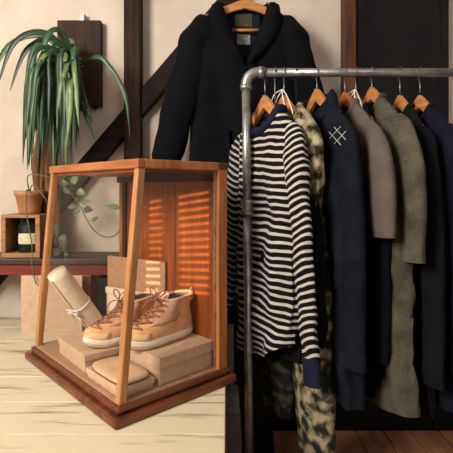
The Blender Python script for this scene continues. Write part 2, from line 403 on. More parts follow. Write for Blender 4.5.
# ------------------------------------------------------------------ boots (local x: toe 0 -> heel L)
L = .222
def boot(label, origin, rz, lean=0):
    t = thing('laced_boot', label, 'boot', origin, rz, 'pair of tan laced boots')
    n = 40
    def ring(xmin, xmax, w, z, toe=2.3, zt=0.0, inset=0):
        c = (xmin + xmax)/2; a = (xmax - xmin)/2 - inset; pts = []
        for k in range(n):
            th = 2*PI*k/n; cs, sn = math.cos(th), math.sin(th)
            ex = 2/toe
            x = math.copysign(abs(cs)**ex, cs)*a; y = math.copysign(abs(sn)**ex, sn)*(w - inset)
            f = x/a if a else 0
            full = max(0, 1 - (xmax - xmin)/L*0 )
            y *= 1 - .13*max(0, f)          # heel narrower
            y *= 1 - .10*math.exp(-((f - .15)/.3)**2)
            pts.append(Vector((c + x, y, z + zt*(x/a))))
        return pts
    t.scale = (1, 1.0, .90)
    # soles, toe lifted slightly
    def lift(p):
        q = p.copy(); q.z += .012*max(0, (.06 - p.x)/.06)**2 ; return q
    MB().loft([[lift(p) for p in ring(.006, L-.004, .036, 0)], [lift(p) for p in ring(0, L, .040, .004)], [lift(p) for p in ring(-.002, L+.002, .0415, .009)]], True, True, True).build('outsole', 'outsole', t, smooth=True)
    MB().loft([[lift(p) for p in ring(-.002, L+.002, .0415, .009)], [lift(p) for p in ring(-.003, L+.004, .043, .014)], [lift(p) for p in ring(.0, L+.002, .0415, .025)], [lift(p) for p in ring(.004, L-.002, .039, .028)]], True, True, True).build('midsole', 'midsole', t, smooth=True)
    lev = [(.022, .004, L-.002, .0385), (.034, .002, L-.001, .0405), (.046, .005, L-.002, .0405), (.056, .016, L-.003, .0395), (.064, .034, L-.005, .0380),
           (.072, .055, L-.007, .0360), (.082, .077, L-.008, .0340), (.094, .094, L-.008, .0325), (.107, .107, L-.006, .0325), (.120, .117, L-.003, .0330), (.127, .121, L-.001, .0330)]
    rings = [[lift(p) for p in ring(x0, x1, w, z, 2.3, .004 if z > .1 else 0)] for z, x0, x1, w in lev]
    MB().loft(rings).build('upper', 'suede', t, smooth=True)
    # padded collar and dark inside
    top = rings[-1]; cen = sum(top, Vector()) / n
    MB().tube(top + top[:2], .0045, 8, cap=False).build('padded_collar', 'suede_pink', t, smooth=True)
    MB().loft([[p.lerp(cen, .06) for p in top], [p.lerp(cen, .12) - Vector((0, 0, .02)) for p in top], [p.lerp(cen, .2) - Vector((0, 0, .05)) for p in top]], True, False, True).build('lining', 'lining', t, smooth=True)
    # toe cap and heel counter: thin overlays following the upper
    def overlay(name, mm, cond, off):
        m = MB(); rows = []
        for (z, x0, x1, w) in lev:
            rows.append([lift(p) for p in ring(x0 - off, x1 + off, w + off, z)])
        idx = {}
        vs = []; fs = []
        for a in range(len(rows)-1):
            for k in range(n):
                quad = [(a, k), (a, (k+1) % n), (a+1, (k+1) % n), (a+1, k)]
                cc = sum((rows[i][j] for i, j in quad), Vector())/4
                if cond(cc, 2*PI*(k + .5)/n):
                    f = []
                    for q in quad:
                        if q not in idx: idx[q] = len(vs); vs.append(rows[q[0]][q[1]])
                        f.append(idx[q])
                    fs.append(tuple(f))
        m.add(vs, fs)
        return m.build(name, mm, t, smooth=True, solid=.0008)
    overlay('toe_cap', 'suede_toe', lambda c, th: abs(th - PI) < 1.15 and c.z < .05, .0016)
    overlay('heel_counter', 'suede_pink', lambda c, th: min(th, 2*PI - th) < .75 and c.z < .085, .0016)
    overlay('eyestay', 'eyestay', lambda c, th: .062 < c.z < .124 and .010 < abs(c.y) and .065 < c.x < .150, .0022)
    # tongue standing up out of the throat
    tg = []
    for z, x, w in ((.055, .037, .013), (.075, .07, .017), (.1, .103, .019), (.125, .119, .020), (.142, .124, .019), (.148, .126, .013)):
        tg.append([Vector((x + .006*(yy/w)**2, yy, z)) for yy in [w*q/4 for q in range(-4, 5)]])
    MB().loft(tg, False).build('tongue', 'suede_pink', t, smooth=True, solid=.004)
    # laces
    m = MB()
    rows = []
    for q in range(6):
        f = q/5; z = .060 + f*.060
        x0 = lerp_tab([(l[0], l[1]) for l in lev], z)
        rows.append((x0 - .004, z))
    for q, (x, z) in enumerate(rows):
        w = .021
        m.tube(spline([(x + .018, -w-.004, z - .002), (x + .003, -w*.6, z + .003), (x - .001, 0, z + .005), (x + .003, w*.6, z + .003), (x + .018, w+.004, z - .002)], 5), .0031, 6)
        if q < 5:
            x2, z2 = rows[q+1]
            m.tube(spline([(x + .016, -w-.003, z), ((x+x2)/2 - .003, 0, (z+z2)/2 + .006), (x2 + .016, w+.003, z2)], 6), .0028, 6)
            m.tube(spline([(x + .016, w+.003, z), ((x+x2)/2 - .004, 0, (z+z2)/2 + .008), (x2 + .016, -w-.003, z2)], 6), .0024, 6)
    m.build('lace', 'lace', t, smooth=True)
    m = MB(); bx, bz = .104, .128
    for s_ in (-1, 1):
        m.tube(spline([(bx, 0, bz), (bx - .008, s_*.014, bz + .016), (bx - .002, s_*.026, bz + .030), (bx + .010, s_*.022, bz + .022), (bx + .004, s_*.006, bz + .004)], 7), .0019, 6)
        m.tube(spline([(bx, 0, bz), (bx - .016, s_*.016, bz - .004), (bx - .026, s_*.028, bz - .028)], 6), .0019, 6)
    m.build('lace_bow', 'lace', t, smooth=True)
    # heel pull loop
    m = MB(); hx = L - .002
    m.tube(spline([(hx, -.006, .105), (hx + .010, -.006, .125), (hx + .003, -.006, .142), (hx - .006, -.006, .128)], 6), .0025, 6, 1)
    m.build('pull_loop', 'suede_toe', t, smooth=True)
    return t
boot('tan suede laced boot nearer the side glass on a shoebox', C(.072, .105, FL + BH + .0005), CA + math.radians(4))
boot('tan suede laced boot at left behind the front post', C(.036, .250, FL + AH + .0005), CA + math.radians(-1))

# ------------------------------------------------------------------ tied canvas roll
def roll():
    a, b = C(.045, .462, .226 + .043), C(.180, .468, .043 + .033)
    t = thing('canvas_roll', 'cream canvas roll tied with white cord leaning in the case', 'roll', b)
    a, b = a - b, Vector()
    pts = [b.lerp(a, k/12) for k in range(13)]
    MB().tube(pts, [.029, .031] + [.032]*9 + [.031, .029], 20).build('roll_body', 'canvas_roll', t, smooth=True)
    d = (a - b).normalized(); side = d.cross(Vector((.6, .8, 0))).normalized(); out = -side.cross(d).normalized()
    if out.y > 0: out = -out
    side = d.cross(out)
    m = MB(); m.add([], [])
    e0 = b + out*.0325 + side*.009
    m.tube([e0.lerp(a + out*.0325 + side*.009, f) for f in (0, .3, .6, .97)], .0012, 5)
    m.build('roll_seam', 'kraft_dark', t)
    c = b.lerp(a, .42); m = MB()
    m.tube([c + (out*math.cos(q) + side*math.sin(q))*.0335 for q in [2*PI*k/24 for k in range(25)]], .0022, 6)
    m.build('cord', 'white_cord', t, smooth=True)
    m = MB(); o = c + out*.036
    for s_ in (-1, 1):
        m.tube(spline([o, o + side*s_*.016 + d*.010, o + side*s_*.028 + d*.004, o + side*s_*.018 - d*.008, o], 6), .0028, 6)
        m.tube(spline([o, o + side*s_*.012 - d*.014, o + side*s_*.02 - d*.032 + out*.002], 6), .0026, 6)
    m.build('cord_bow', 'white_cord', t, smooth=True)
roll()

# ------------------------------------------------------------------ things behind the case on the table
BT = TABLE + .262       # bench top height
bn = thing('low_bench', 'low dark red wooden bench behind the display case', 'bench', (-.62, 1.76, TABLE))
bx0, bx1 = -.50, .27
MB().box((bx0, -.09, .240), (bx1, .10, .262)).build('bench_top', 'dark_top', bn, bevel=.003)
m = MB(); m.box((bx0 + .01, -.08, .200), (bx1 - .01, -.055, .2398)); m.box((bx0 + .01, .06, .200), (bx1 - .01, .085, .2398)); m.build('apron', 'red_wood', bn, bevel=.002)
for x in (bx0 + .012, .078, bx1 - .05):
    for y in (-.078, .05):
        MB().box((x, y, 0), (x + .036, y + .030, .1995)).build('leg', 'red_wood', bn, bevel=.002)
bb = thing('black_box', 'black box standing under the red bench', 'box', (-.445, 1.765, TABLE))
MB().box((-.045, -.06, 0), (.06, .04, .165)).build('box_body', 'black_box', bb, bevel=.003)
MB().box((-.047, -.062, .165), (.062, .042, .185)).build('lid', 'black_box', bb, bevel=.003)

tbd = thing('tan_board', 'plain tan board standing in front of the red bench behind the case', 'board', (-.635, 1.648, TABLE))
MB().box((-.115, -.006, 0), (.108, .006, .205)).build('board_face', 'kraft', tbd, bevel=.001)
MB().box((-.115, .0065, .18), (.108, .014, .2)).build('back_batten', 'kraft_dark', tbd)
# crate with black tin and terracotta pot
c0, c1 = at(2, 260, 1.70), at(41, 260, 1.70)
cr = thing('wooden_crate', 'small open wooden crate standing on the left end of the bench', 'crate', ((c0.x + c1.x)/2, 1.77, BT))
hw = (c1.x - c0.x)/2; CH = .15
MB().box((-hw, -.08, 0), (hw, .07, .018)).build('bottom_board', 'crate_wood', cr, bevel=.002)
MB().box((-hw, -.08, CH), (hw, .07, CH + .012)).build('top_board', 'crate_wood', cr, bevel=.002)
for s_ in (-1, 1):
    x = s_*(hw - .009)
    MB().box((x - .009, -.08, .0185), (x + .009, .07, CH - .0005)).build('side_board', 'crate_wood', cr, bevel=.002)
MB().box((-hw + .018, .058, .0185), (hw - .018, .069, CH - .0005)).build('back_board', 'beam_dark', cr)
tn = thing('black_tin', 'black tin with a cream paper label inside the crate', 'tin', ((c0.x + c1.x)/2 + .012, 1.745, BT + .0185))
MB().lathe([(.040, 0), (.042, .004), (.042, .100), (.036, .108), (.026, .112), (.026, .125), (.0, .125)], 28).build('tin_body', 'black_box', tn, smooth=True)
m = MB(); rr = []
for z in (.032, .072): rr.append([Vector((.0425*math.cos(q), .0425*math.sin(q), z)) for q in [-PI*.5 + (k/12 - .5)*1.7 for k in range(13)]])
m.loft(rr, False).build('paper_label', 'paper_label', tn, smooth=True)
pot = thing('terracotta_pot', 'small terracotta pot with trailing vine standing on the crate', 'plant pot', ((c0.x + c1.x)/2 + .005, 1.76, BT + CH + .0125))
MB().lathe([(.0, .0), (.036, 0), (.040, .01), (.052, .07), (.057, .072), (.057, .090), (.051, .090), (.049, .075), (.0, .075)], 28).build('pot_body', 'terracotta', pot, smooth=True)
MB().lathe([(.0, .080), (.048, .076)], 20).build('soil', 'soil', pot)
def heart_leaf(p, d, n, ln, w, curl=.2):
    d = d.normalized(); s_ = d.cross(n).normalized(); n = s_.cross(d)
    rows = []
    for k in range(8):
        f = k/7; ww = w*math.sin(PI*min(1, f**.62))*(1 - .15*f)
        c = p + d*ln*f - n*curl*ln*f*f
        rows.append([c - s_*ww + n*.12*ww, c - s_*ww*.5, c - n*.06*ww, c + s_*ww*.5, c + s_*ww + n*.12*ww])
    return rows
def vine(root, pts_px, Y, leaves, stem_r=.0022, base=None):
    o = root.location
    pts = [at(a, b, Y + dy) - o for a, b, dy in pts_px]
    if base: pts = [base] + pts
    sp = spline(pts, 8)
    MB().tube(sp, stem_r, 6).build('stem', 'vine_stem', root, smooth=True)
    for (a, b, ang, ln, w, mm) in leaves:
        p = at(a, b, Y) - o
        q = min(sp, key=lambda s_: (s_ - p).length)
        dd = Vector((math.cos(ang), R.uniform(-.35, -.05), math.sin(ang)))
        m = MB().loft(heart_leaf(p, dd, Vector((0, -1, .25)), ln, w), False)
        m.tube([q, (q + p)/2 + Vector((0, 0, .006)), p], .0011, 5)
        m.build('leaf', mm, root, smooth=True, solid=.0006)
B0 = Vector((0, 0, .078))
vine(pot, [(28, 176, -.03), (44, 176, -.06), (60, 183, -.07), (73, 196, -.08), (80, 206, -.08), (86, 218, -.08), (92, 228, -.08), (102, 236, -.08), (114, 236, -.08), (122, 226, -.08), (124, 212, -.08), (121, 207, -.08)], 1.76,
     [(72, 184, 1.0, .045, .016, 'vine_leaf'), (77, 190, -.5, .045, .018, 'vine_leaf'), (70, 193, 2.6, .035, .012, 'vine_leaf_dark'), (82, 203, .3, .04, .012, 'vine_leaf'), (76, 206, 3.3, .036, .013, 'vine_leaf_dark'),
      (84, 209, -.1, .038, .016, 'vine_leaf_dark'), (79, 208, -2.3, .036, .014, 'vine_leaf_dark'), (120, 208, 2.95, .062, .012, 'vine_leaf'), (92, 221, .6, .034, .009, 'vine_leaf'), (66, 186, 2.0, .03, .012, 'vine_leaf')], base=B0)
vine(pot, [(33, 185, -.10), (46, 200, -.12), (54, 222, -.09), (60, 242, -.085), (66, 258, -.085), (64, 276, -.09), (58, 286, -.09)], 1.76,
     [(55, 225, -1.3, .04, .017, 'vine_leaf_dark'), (60, 236, -.6, .042, .017, 'vine_leaf_dark'), (52, 238, -2.0, .04, .015, 'vine_leaf_dark'), (58, 248, -1.8, .045, .018, 'vine_leaf_dark'), (64, 254, -.8, .036, .014, 'vine_leaf_dark'), (62, 240, -1.2, .04, .016, 'vine_leaf_dark')], base=B0)
vine(pot, [(27, 190, -.12), (26, 205, -.13), (28, 222, -.13), (32, 245, -.13), (32, 265, -.13), (36, 284, -.13)], 1.76,
     [(30, 196, -.7, .055, .010, 'leaf_mid'), (20, 222, .35, .038, .013, 'vine_leaf'), (22, 216, -.3, .032, .010, 'vine_leaf_dark'), (30, 283, .95, .045, .011, 'leaf_mid'), (34, 200, -.9, .05, .009, 'leaf_mid')], base=B0)

# tall strap leaved plant with bark trunk
T0 = at(45, 262, 1.80); T0.z = BT
pl = thing('strap_leaf_plant', 'tall strap leaved plant with a brown bark trunk at upper left', 'plant', (T0.x, 1.815, BT))
m = MB()
for k in range(5):
    a = k*1.3
    xx = -.036 + .018*k
    m.tube(spline([(xx, .012*math.sin(a), 0), (xx + .005, .015*math.sin(a + 1), .18), (xx - .004, .014*math.sin(a), .38), (xx*.7 + .05, 0, .62), (xx*.5 + .13, -.05, .72)], 5), .0165, 8)
m.build('trunk', 'bark', pl, smooth=True)
crown = Vector((.15, -.08, .74))
def strap(pts, w, mm):
    sp = spline(pts, 6); rows = []; n = len(sp)
    for i, p in enumerate(sp):
        d = (sp[min(i+1, n-1)] - sp[max(i-1, 0)]).normalized()
        s_ = d.cross(Vector((R.uniform(-.1, .1), -1, .12))).normalized()
        f = i/(n-1); ww = w*min(1, .45 + f*3)*min(1, (1 - f)*3.0 + .06)
        rows.append([p - s_*ww + Vector((0, -.25*ww, 0)), p, p + s_*ww + Vector((0, -.25*ww, 0))])
    MB().loft(rows, False).build('leaf', mm, pl, smooth=True, solid=.0005)
o = pl.location
def strap_px(pp, w, mm, Y=1.72): strap([crown + Vector((R.uniform(-.02, .02), R.uniform(-.02, .02), R.uniform(-.02, .02)))] + [at(a, b, Y + dy) - o for a, b, dy in pp], w, mm)
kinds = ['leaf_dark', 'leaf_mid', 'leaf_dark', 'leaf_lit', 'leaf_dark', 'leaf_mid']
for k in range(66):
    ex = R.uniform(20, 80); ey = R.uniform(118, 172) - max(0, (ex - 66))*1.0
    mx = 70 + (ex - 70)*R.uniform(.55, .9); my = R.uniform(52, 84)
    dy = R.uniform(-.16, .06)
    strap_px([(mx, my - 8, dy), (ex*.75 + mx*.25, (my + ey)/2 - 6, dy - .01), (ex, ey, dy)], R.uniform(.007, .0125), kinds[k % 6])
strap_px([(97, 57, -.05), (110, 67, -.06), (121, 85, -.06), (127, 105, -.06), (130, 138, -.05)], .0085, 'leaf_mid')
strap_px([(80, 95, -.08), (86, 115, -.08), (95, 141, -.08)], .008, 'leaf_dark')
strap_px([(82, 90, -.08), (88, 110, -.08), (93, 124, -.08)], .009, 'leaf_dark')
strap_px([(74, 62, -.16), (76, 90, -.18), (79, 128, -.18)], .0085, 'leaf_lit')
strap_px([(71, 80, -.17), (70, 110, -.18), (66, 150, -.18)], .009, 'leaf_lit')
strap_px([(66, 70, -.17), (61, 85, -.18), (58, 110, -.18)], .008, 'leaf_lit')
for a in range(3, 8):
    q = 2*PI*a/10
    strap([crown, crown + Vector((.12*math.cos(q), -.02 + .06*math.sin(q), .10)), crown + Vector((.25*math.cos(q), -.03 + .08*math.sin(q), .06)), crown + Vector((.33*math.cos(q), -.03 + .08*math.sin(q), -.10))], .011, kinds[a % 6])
# hanging plank
q0, q1 = at(86, 108, 1.86), at(100.5, 20, 1.86)
pk = thing('hanging_plank', 'dark brown wooden plank hung on the wall behind the leaves', 'plank', (q0.x, 1.86, q0.z))
m = MB(); w_ = q1.x - q0.x; h_ = q1.z - q0.z
m.prism([(-.12, .05), (-.06, .03), (-.03, -.01), (.0, .012), (w_*.5, -.004), (w_*.75, .01), (w_, .004), (w_, h_), (-.12, h_)], 0, .038)
m.build('board', 'plank_wood', pk, bevel=.003)
MB().box((-.03, .008, h_ - .05), (-.01, .03, h_ + .03)).build('hanging_loop', 'hook_steel', pk)

# ------------------------------------------------------------------ clothes rail
RY, RZ, PR = 1.34, CAMZ + (HOR - 72.5)/F*1.34, .0125
X0, X1 = (246 - 226.5)/F*RY, .745
rail = thing('pipe_clothes_rail', 'grey steel pipe clothes rail with elbow corner holding the garments', 'clothes rail', (X0, RY, 0))
zt = RZ; lean = .012
MB().tube([(.045, 0, zt), (X1 - X0 - .045, 0, zt)], PR, 20).build('top_pipe', 'pipe_steel', rail, smooth=True)
for x, s_ in ((0, 1), (X1 - X0, -1)):
    m = MB()
    arc = [Vector((x + s_*(.036 - .036*math.cos(q)), 0, zt - .036 + .036*math.sin(q))) for q in [PI/2*k/10 for k in range(11)]]
    m.tube([arc[0] - Vector((0, 0, .012))] + arc + [arc[-1] + Vector((s_*.012, 0, 0))], .0152, 20)
    m.tube([arc[0] - Vector((0, 0, .016)), arc[0] - Vector((0, 0, .002))], .0178, 20)
    m.tube([arc[-1] + Vector((s_*.002, 0, 0)), arc[-1] + Vector((s_*.016, 0, 0))], .0178, 20)
    m.build('elbow', 'pipe_steel', rail, smooth=True)
    zc = CAMZ - (207 - HOR)/F*RY
    MB().tube([(x + lean*.3, 0, zc - .01), (x, 0, zt - .045)], PR, 20).build('upright', 'pipe_steel', rail, smooth=True)
    MB().tube([(x + lean, 0, .02), (x + lean*.3, 0, zc + .01)], PR*1.0, 20).build('upright', 'pipe_steel', rail, smooth=True)
    m = MB(); xc = x + lean*.3
    m.lathe([(.0135, -.022), (.0185, -.022), (.0185, -.010), (.016, -.008), (.016, .008), (.0185, .010), (.0185, .022), (.0135, .022)], 20, (xc, 0, zc))
    m.build('coupling', 'pipe_steel', rail)
    MB().lathe([(.0, 0), (.045, 0), (.045, .008), (.02, .010), (.018, .03), (.0, .03)], 24, (x + lean, 0, 0)).build('floor_flange', 'pipe_steel', rail)

# ------------------------------------------------------------------ hangers and garments
def hanger(label, loc, rz, half=.2, wood_m='hanger_wood', bar=False, drop=.075, tilt=0, group='wooden hangers on the rail', hr=None):
    t = thing('wooden_hanger', label, 'hanger', loc, rz, group)
    r = hr or (PR + .0022)
    hk = [Vector((r*math.cos(q), 0, r*math.sin(q))) for q in [math.radians(-25) + math.radians(215)*k/16 for k in range(17)]]
    # end at left, comes round the back of the loop and down to the neck
    a = hk[0]
    pts = list(reversed(hk)) + [Vector((.008, 0, -.02)), Vector((.001, 0, -.032)), Vector((0, 0, -drop - .01))]
    # align the hook loop along the local y axis so it wraps the pipe
    MB().tube([Vector((math.cos(-rz - PI*0)*p.x*0 + p.x*0, 0, 0)) + Vector((-math.sin(rz)*0, 0, 0)) + Matrix.Rotation(-rz + PI/2, 3, 'Z') @ p for p in pts], .0018, 8).build('hook', 'hook_steel', t, smooth=True)
    z0 = -drop
    K = .96 if not bar else .42
    def tp(f): return z0 + .008 - K*half*(abs(f)**1.12)
    fs_ = [-1, -.8, -.5, -.22, -.08, 0, .08, .22, .5, .8, 1]
    top = [(half*f, tp(f)) for f in fs_]
    bot = [(half*f, tp(f) - .038 + .016*abs(f)) for f in reversed(fs_) if abs(f) != .08]
    m = MB(); m.prism(top + bot, -.0075, .0075)
    m.build('arms', wood_m, t, bevel=.003)
    if bar:
        MB().tube([(-half*.42, 0, z0 - .062 - .052), (half*.42, 0, z0 - .062 - .052)], .006, 10).build('trouser_bar', wood_m, t, smooth=True)
    return t

def nz(p, s_): return noise.noise(Vector(p)*s_)
def torso(tab_w, tab_d, ztop, zbot, dip, dipw, seed, fold=.012, nr=46, n=72, neckfront=.0, freq=34, hem=None, vneck=False):
    rings = []
    for k in range(nr + 1):
        f = k/nr; f = f**1.15
        z = ztop + (zbot - ztop)*f
        w = lerp_tab(tab_w, ztop - z); d = lerp_tab(tab_d, ztop - z)
        ring = []
        fall = min(1, max(0, (ztop - z - .09)/.25))
        for i in range(n):
            th = 2*PI*i/n + PI/2     # seam at the back
            cs, sn = math.cos(th), math.sin(th)
            x = math.copysign(abs(cs)**.8, cs)*w; y = math.copysign(abs(sn)**.75, sn)*d
            front = max(0, -sn)
            dz = 0
            if dip and front > 0:
                fade = max(0, 1 - (ztop - z)/(dip*1.9))
                dz = -dip*fade*(max(0, 1 - abs(x)/dipw)**.8 if vneck else max(0, 1 - (x/dipw)**2)**.7)*min(1, front*2)
            amp = fold*fall*(1 + .6*f)
            y += amp*(math.sin(x*freq + seed + 1.5*nz((x, f, seed), 3)) *.6 + nz((x*1.5, z*.7, seed + (3 if sn > 0 else 0)), 7))*min(1, abs(sn)*2)
            y += .010*nz((x, z*1.6, seed*1.7 + (5 if sn > 0 else 0)), 11)*(.3 + fall)
            x += .010*fall*nz((z, seed, sn), 5)
            zz = z + dz
            if hem and f > .8: zz += hem(x)*(f - .8)/.2
            ring.append(Vector((x, y, zz)))
        rings.append(ring)
    return rings
def sleeve_mesh(pts, rads, seed, flat=.62, n=28, wr=.006, steps=9, dirx=Vector((1, 0, 0))):
    sp = spline(pts, steps); rings = []; N = len(sp)
    for i, p in enumerate(sp):
        f = i/(N-1)*(len(rads)-1); a = min(int(f), len(rads)-2); r = rads[a] + (rads[a+1]-rads[a])*(f-a)
        d = (sp[min(i+1, N-1)] - sp[max(i-1, 0)]).normalized()
        ax = (dirx - d*dirx.dot(d)).normalized(); ay = d.cross(ax)
        ring = []
        for k in range(n):
            th = 2*PI*k/n; rr = 1 + wr/r*(nz((math.cos(th), math.sin(th)*.8 + seed, p.z*9), 1.3)*1.5 + .6*math.sin(p.z*70 + 2*math.cos(th) + seed)*max(0, math.sin(f*2)))
            ring.append(p + (ax*math.cos(th)*r + ay*math.sin(th)*r*flat)*rr)
        rings.append(ring)
    return rings
def base_tabs(half, d, flare=.0, neck=.085, sh=.10):
    w = [(0, neck), (sh*.45, neck + (half-neck)*.42), (sh, neck + (half-neck)*.84), (sh + .06, half*.97), (.3, half*.97), (.8, half*(.98 + flare)), (1.2, half*(1 + flare))]
    dd = [(0, d*.62), (sh, d*.68), (.25, d), (1.2, d*1.05)]
    return w, dd

def hung(px, X=None): return (px - 226.5)/F*RY if X is None else X

# ---- 1 striped top
def striped():
    a = math.radians(-64); X = hung(265)
    hanger('pale wooden hanger inside the striped top nearest the rail corner', (X, RY, RZ), a, .185)
    t = thing('striped_top', 'navy and cream striped long sleeved top nearest the rail corner', 'top', (X, RY, RZ), a)
    w = [(0, .08), (.030, .122), (.075, .166), (.12, .176), (.35, .165), (.6, .152), (.8, .145)]; d = [(0, .026), (.06, .026), (.25, .034), (1, .04)]
    rr = torso(w, d, -.122, -.850, .058, .088, 1.0, .016, hem=lambda x: .08*max(0, x/.14))
    MB().loft(rr).build('body', 'stripe_body', t, smooth=True)
    c = rr[0]; MB().tube([p + Vector((0, 0, .002)) for p in c] + [c[0], c[1]], .0135, 10, 1, cap=False).build('collar', 'rib_navy', t, smooth=True)
    ns = sleeve_mesh([(.130, .0, -.178), (.160, -.003, -.25), (.182, -.006, -.38), (.204, -.004, -.58), (.226, .0, -.775)], [.03, .044, .040, .033, .029], 2, .55)
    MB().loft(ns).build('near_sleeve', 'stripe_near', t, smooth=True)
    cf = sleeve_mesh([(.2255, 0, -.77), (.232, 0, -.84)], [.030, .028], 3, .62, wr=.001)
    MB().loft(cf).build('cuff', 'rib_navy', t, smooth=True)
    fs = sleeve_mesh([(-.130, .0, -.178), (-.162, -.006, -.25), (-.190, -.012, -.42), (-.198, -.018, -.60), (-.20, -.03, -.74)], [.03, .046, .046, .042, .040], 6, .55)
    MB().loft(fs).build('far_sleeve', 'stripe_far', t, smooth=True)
    cf = sleeve_mesh([(-.20, -.03, -.735), (-.198, -.03, -.79)], [.041, .037], 3, .6, wr=.001)
    MB().loft(cf).build('cuff', 'rib_navy', t, smooth=True)
striped()

def shirt(name, label, cat, px, deg, half, zbot, m1, slv, dep=.036, top=-.13, seed=1, collar='rib', collar_m=None, neck=.08, near=None, far=None, dip=.05, hlabel=None, hwood='hanger_wood', sl_m=None, drop=.075, flare=.02, fold=.014, cuffm=None, hangerhalf=None, bw=1.0, dfl=1.05):
    a = math.radians(-deg); X = hung(px)
    if hlabel: hanger(hlabel, (X, RY, RZ), a, hangerhalf or half*.95, hwood, drop=drop)
    t = thing(name, label, cat, (X, RY, RZ), a)
    w, d = base_tabs(half, dep, flare, neck)
    d = d[:-1] + [(.8, dep*dfl)]
    w = [(q, v if q < .11 else v*(1 + (bw-1)*min(1, (q-.10)/.15))) for q, v in w]
    rr = torso(w, d, top, zbot, dip, neck + .008, seed, fold)
    MB().loft(rr).build('body', m1, t, smooth=True)
    c = rr[0]; cm = collar_m or m1
    if collar == 'rib':
        MB().tube([p + Vector((0, 0, .001)) for p in c] + [c[0], c[1]], .008, 8, 1, cap=False).build('collar', cm, t, smooth=True)
    elif collar == 'stand':
        up = [[p*1.0 + Vector((0, 0, -.004)) for p in c], [Vector((p.x*.96, p.y*1.0, p.z + .013)) for p in c], [Vector((p.x*1.0, p.y*1.08, p.z + .019)) for p in c], [Vector((p.x*1.14, p.y*1.28, p.z + .006)) for p in c], [Vector((p.x*1.25, p.y*1.4, p.z - .02)) for p in c]]
        MB().loft(up).build('collar', cm, t, smooth=True)
    for s_, nm in ((1, 'near_sleeve'), (-1, 'far_sleeve')):
        z1 = slv
        if z1 > -.42:
            pts = [(s_*(half - .05), 0, top - .062), (s_*(half - .012), 0, top - .10), (s_*(half + .004), .0, (top - .1 + z1)/2), (s_*(half + .016), 0, z1)]
            rads = [.045, .062, .066, .068]
        else:
            pts = [(s_*(half - .075), 0, top - .082), (s_*(half - .034), 0, top - .135), (s_*(half - .012), .0, top - .13 + (z1 - top + .13)*.3), (s_*(half + .004), -.004, top - .13 + (z1 - top + .13)*.65), (s_*(half + .010), -.008, z1)]
            rads = [.028, .046, .052, .05, .044]
        MB().loft(sleeve_mesh(pts, rads, seed + s_, .5, wr=.004)).build(nm, sl_m or m1, t, smooth=True)
    return t, rr

# ---- 2 black shirt, camouflage vest
a = math.radians(-62); X = hung(275)
hanger('wooden hanger low inside the black shirt behind the striped top', (X, RY, RZ), a, .12, drop=.115)
bs = thing('black_shirt', 'plain black long sleeved shirt right behind the striped top', 'shirt', (X, RY, RZ), a)
rr = torso([(0, .055), (.02, .08), (.06, .115), (.3, .13), (.8, .145)], [(0, .02), (.06, .024), (.3, .028), (1, .03)], -.165, -.82, .04, .06, 4, .01)
MB().loft(rr).build('body', 'black_cloth', bs, smooth=True)
c = rr[0]; MB().tube(c + [c[0], c[1]], .008, 8, 1, cap=False).build('collar', 'black_cloth', bs, smooth=True)
for s_, nm in ((1, 'near_sleeve'), (-1, 'far_sleeve')):
    MB().loft(sleeve_mesh([(s_*.08, .012, -.22), (s_*.118, .014, -.27), (s_*.140, .016, -.42), (s_*.158, .018, -.60), (s_*.165, .018, -.76)], [.03, .045, .044, .042, .038], 4 + s_, .55)).build(nm, 'black_cloth', bs, smooth=True)
a = math.radians(-65); X = hung(284)
hanger('pale wooden hanger with tag string second from the rail corner', (X, RY, RZ), a, .165)
cv = thing('camouflage_vest', 'pale camouflage vest behind the black shirt and striped top', 'vest', (X, RY, RZ), a)
rr = torso([(0, .082), (.03, .12), (.08, .165), (.12, .180), (.2, .176), (.33, .16)], [(0, .026), (.06, .03), (.3, .034)], -.108, -.43, .10, .088, 41, .012, 26)
MB().loft(rr).build('body', 'camo_pale', cv, smooth=True)
c = rr[0]; MB().tube(c + [c[0], c[1]], .006, 8, 1, cap=False).build('neck_binding', 'camo_mid', cv, smooth=True)
# ---- 3 camouflage trousers
def trousers():
    a = math.radians(-63); X = hung(296)
    t = thing('camouflage_trousers', 'camouflage trousers hanging low behind the striped top', 'trousers', (X, RY, RZ), a)
    m = MB(); r_ = PR + .002
    for x in (-.08, .08): m.box((x - .012, -.022, -.44), (x + .012, .022, -.395))
    m.tube(spline([(-.09, 0, -.402), (0, 0, -.39), (.09, 0, -.402)], 5), .003, 6)
    m.tube(spline([(0, 0, -.39), (0, 0, -.12), (.0, .0, -.03), (-.012, 0, -.018)] + [Matrix.Rotation(-a + PI/2, 3, 'Z') @ Vector((r_*math.cos(q), 0, r_*math.sin(q))) for q in [PI*k/8 for k in range(9)]], 3), .0016, 6)
    m.build('clip_hanger', 'black_box', t, smooth=False)
    rr = torso([(0, .13), (.12, .145), (.3, .16)], [(0, .016), (.3, .024)], -.42, -.62, 0, 1, 8, .005, 12)
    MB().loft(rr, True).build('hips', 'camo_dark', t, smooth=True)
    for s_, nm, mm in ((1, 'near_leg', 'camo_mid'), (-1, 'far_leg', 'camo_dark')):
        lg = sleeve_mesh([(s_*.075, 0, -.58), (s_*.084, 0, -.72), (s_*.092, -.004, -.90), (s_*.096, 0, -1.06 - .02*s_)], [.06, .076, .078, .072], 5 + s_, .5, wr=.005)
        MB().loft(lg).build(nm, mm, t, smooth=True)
trousers()
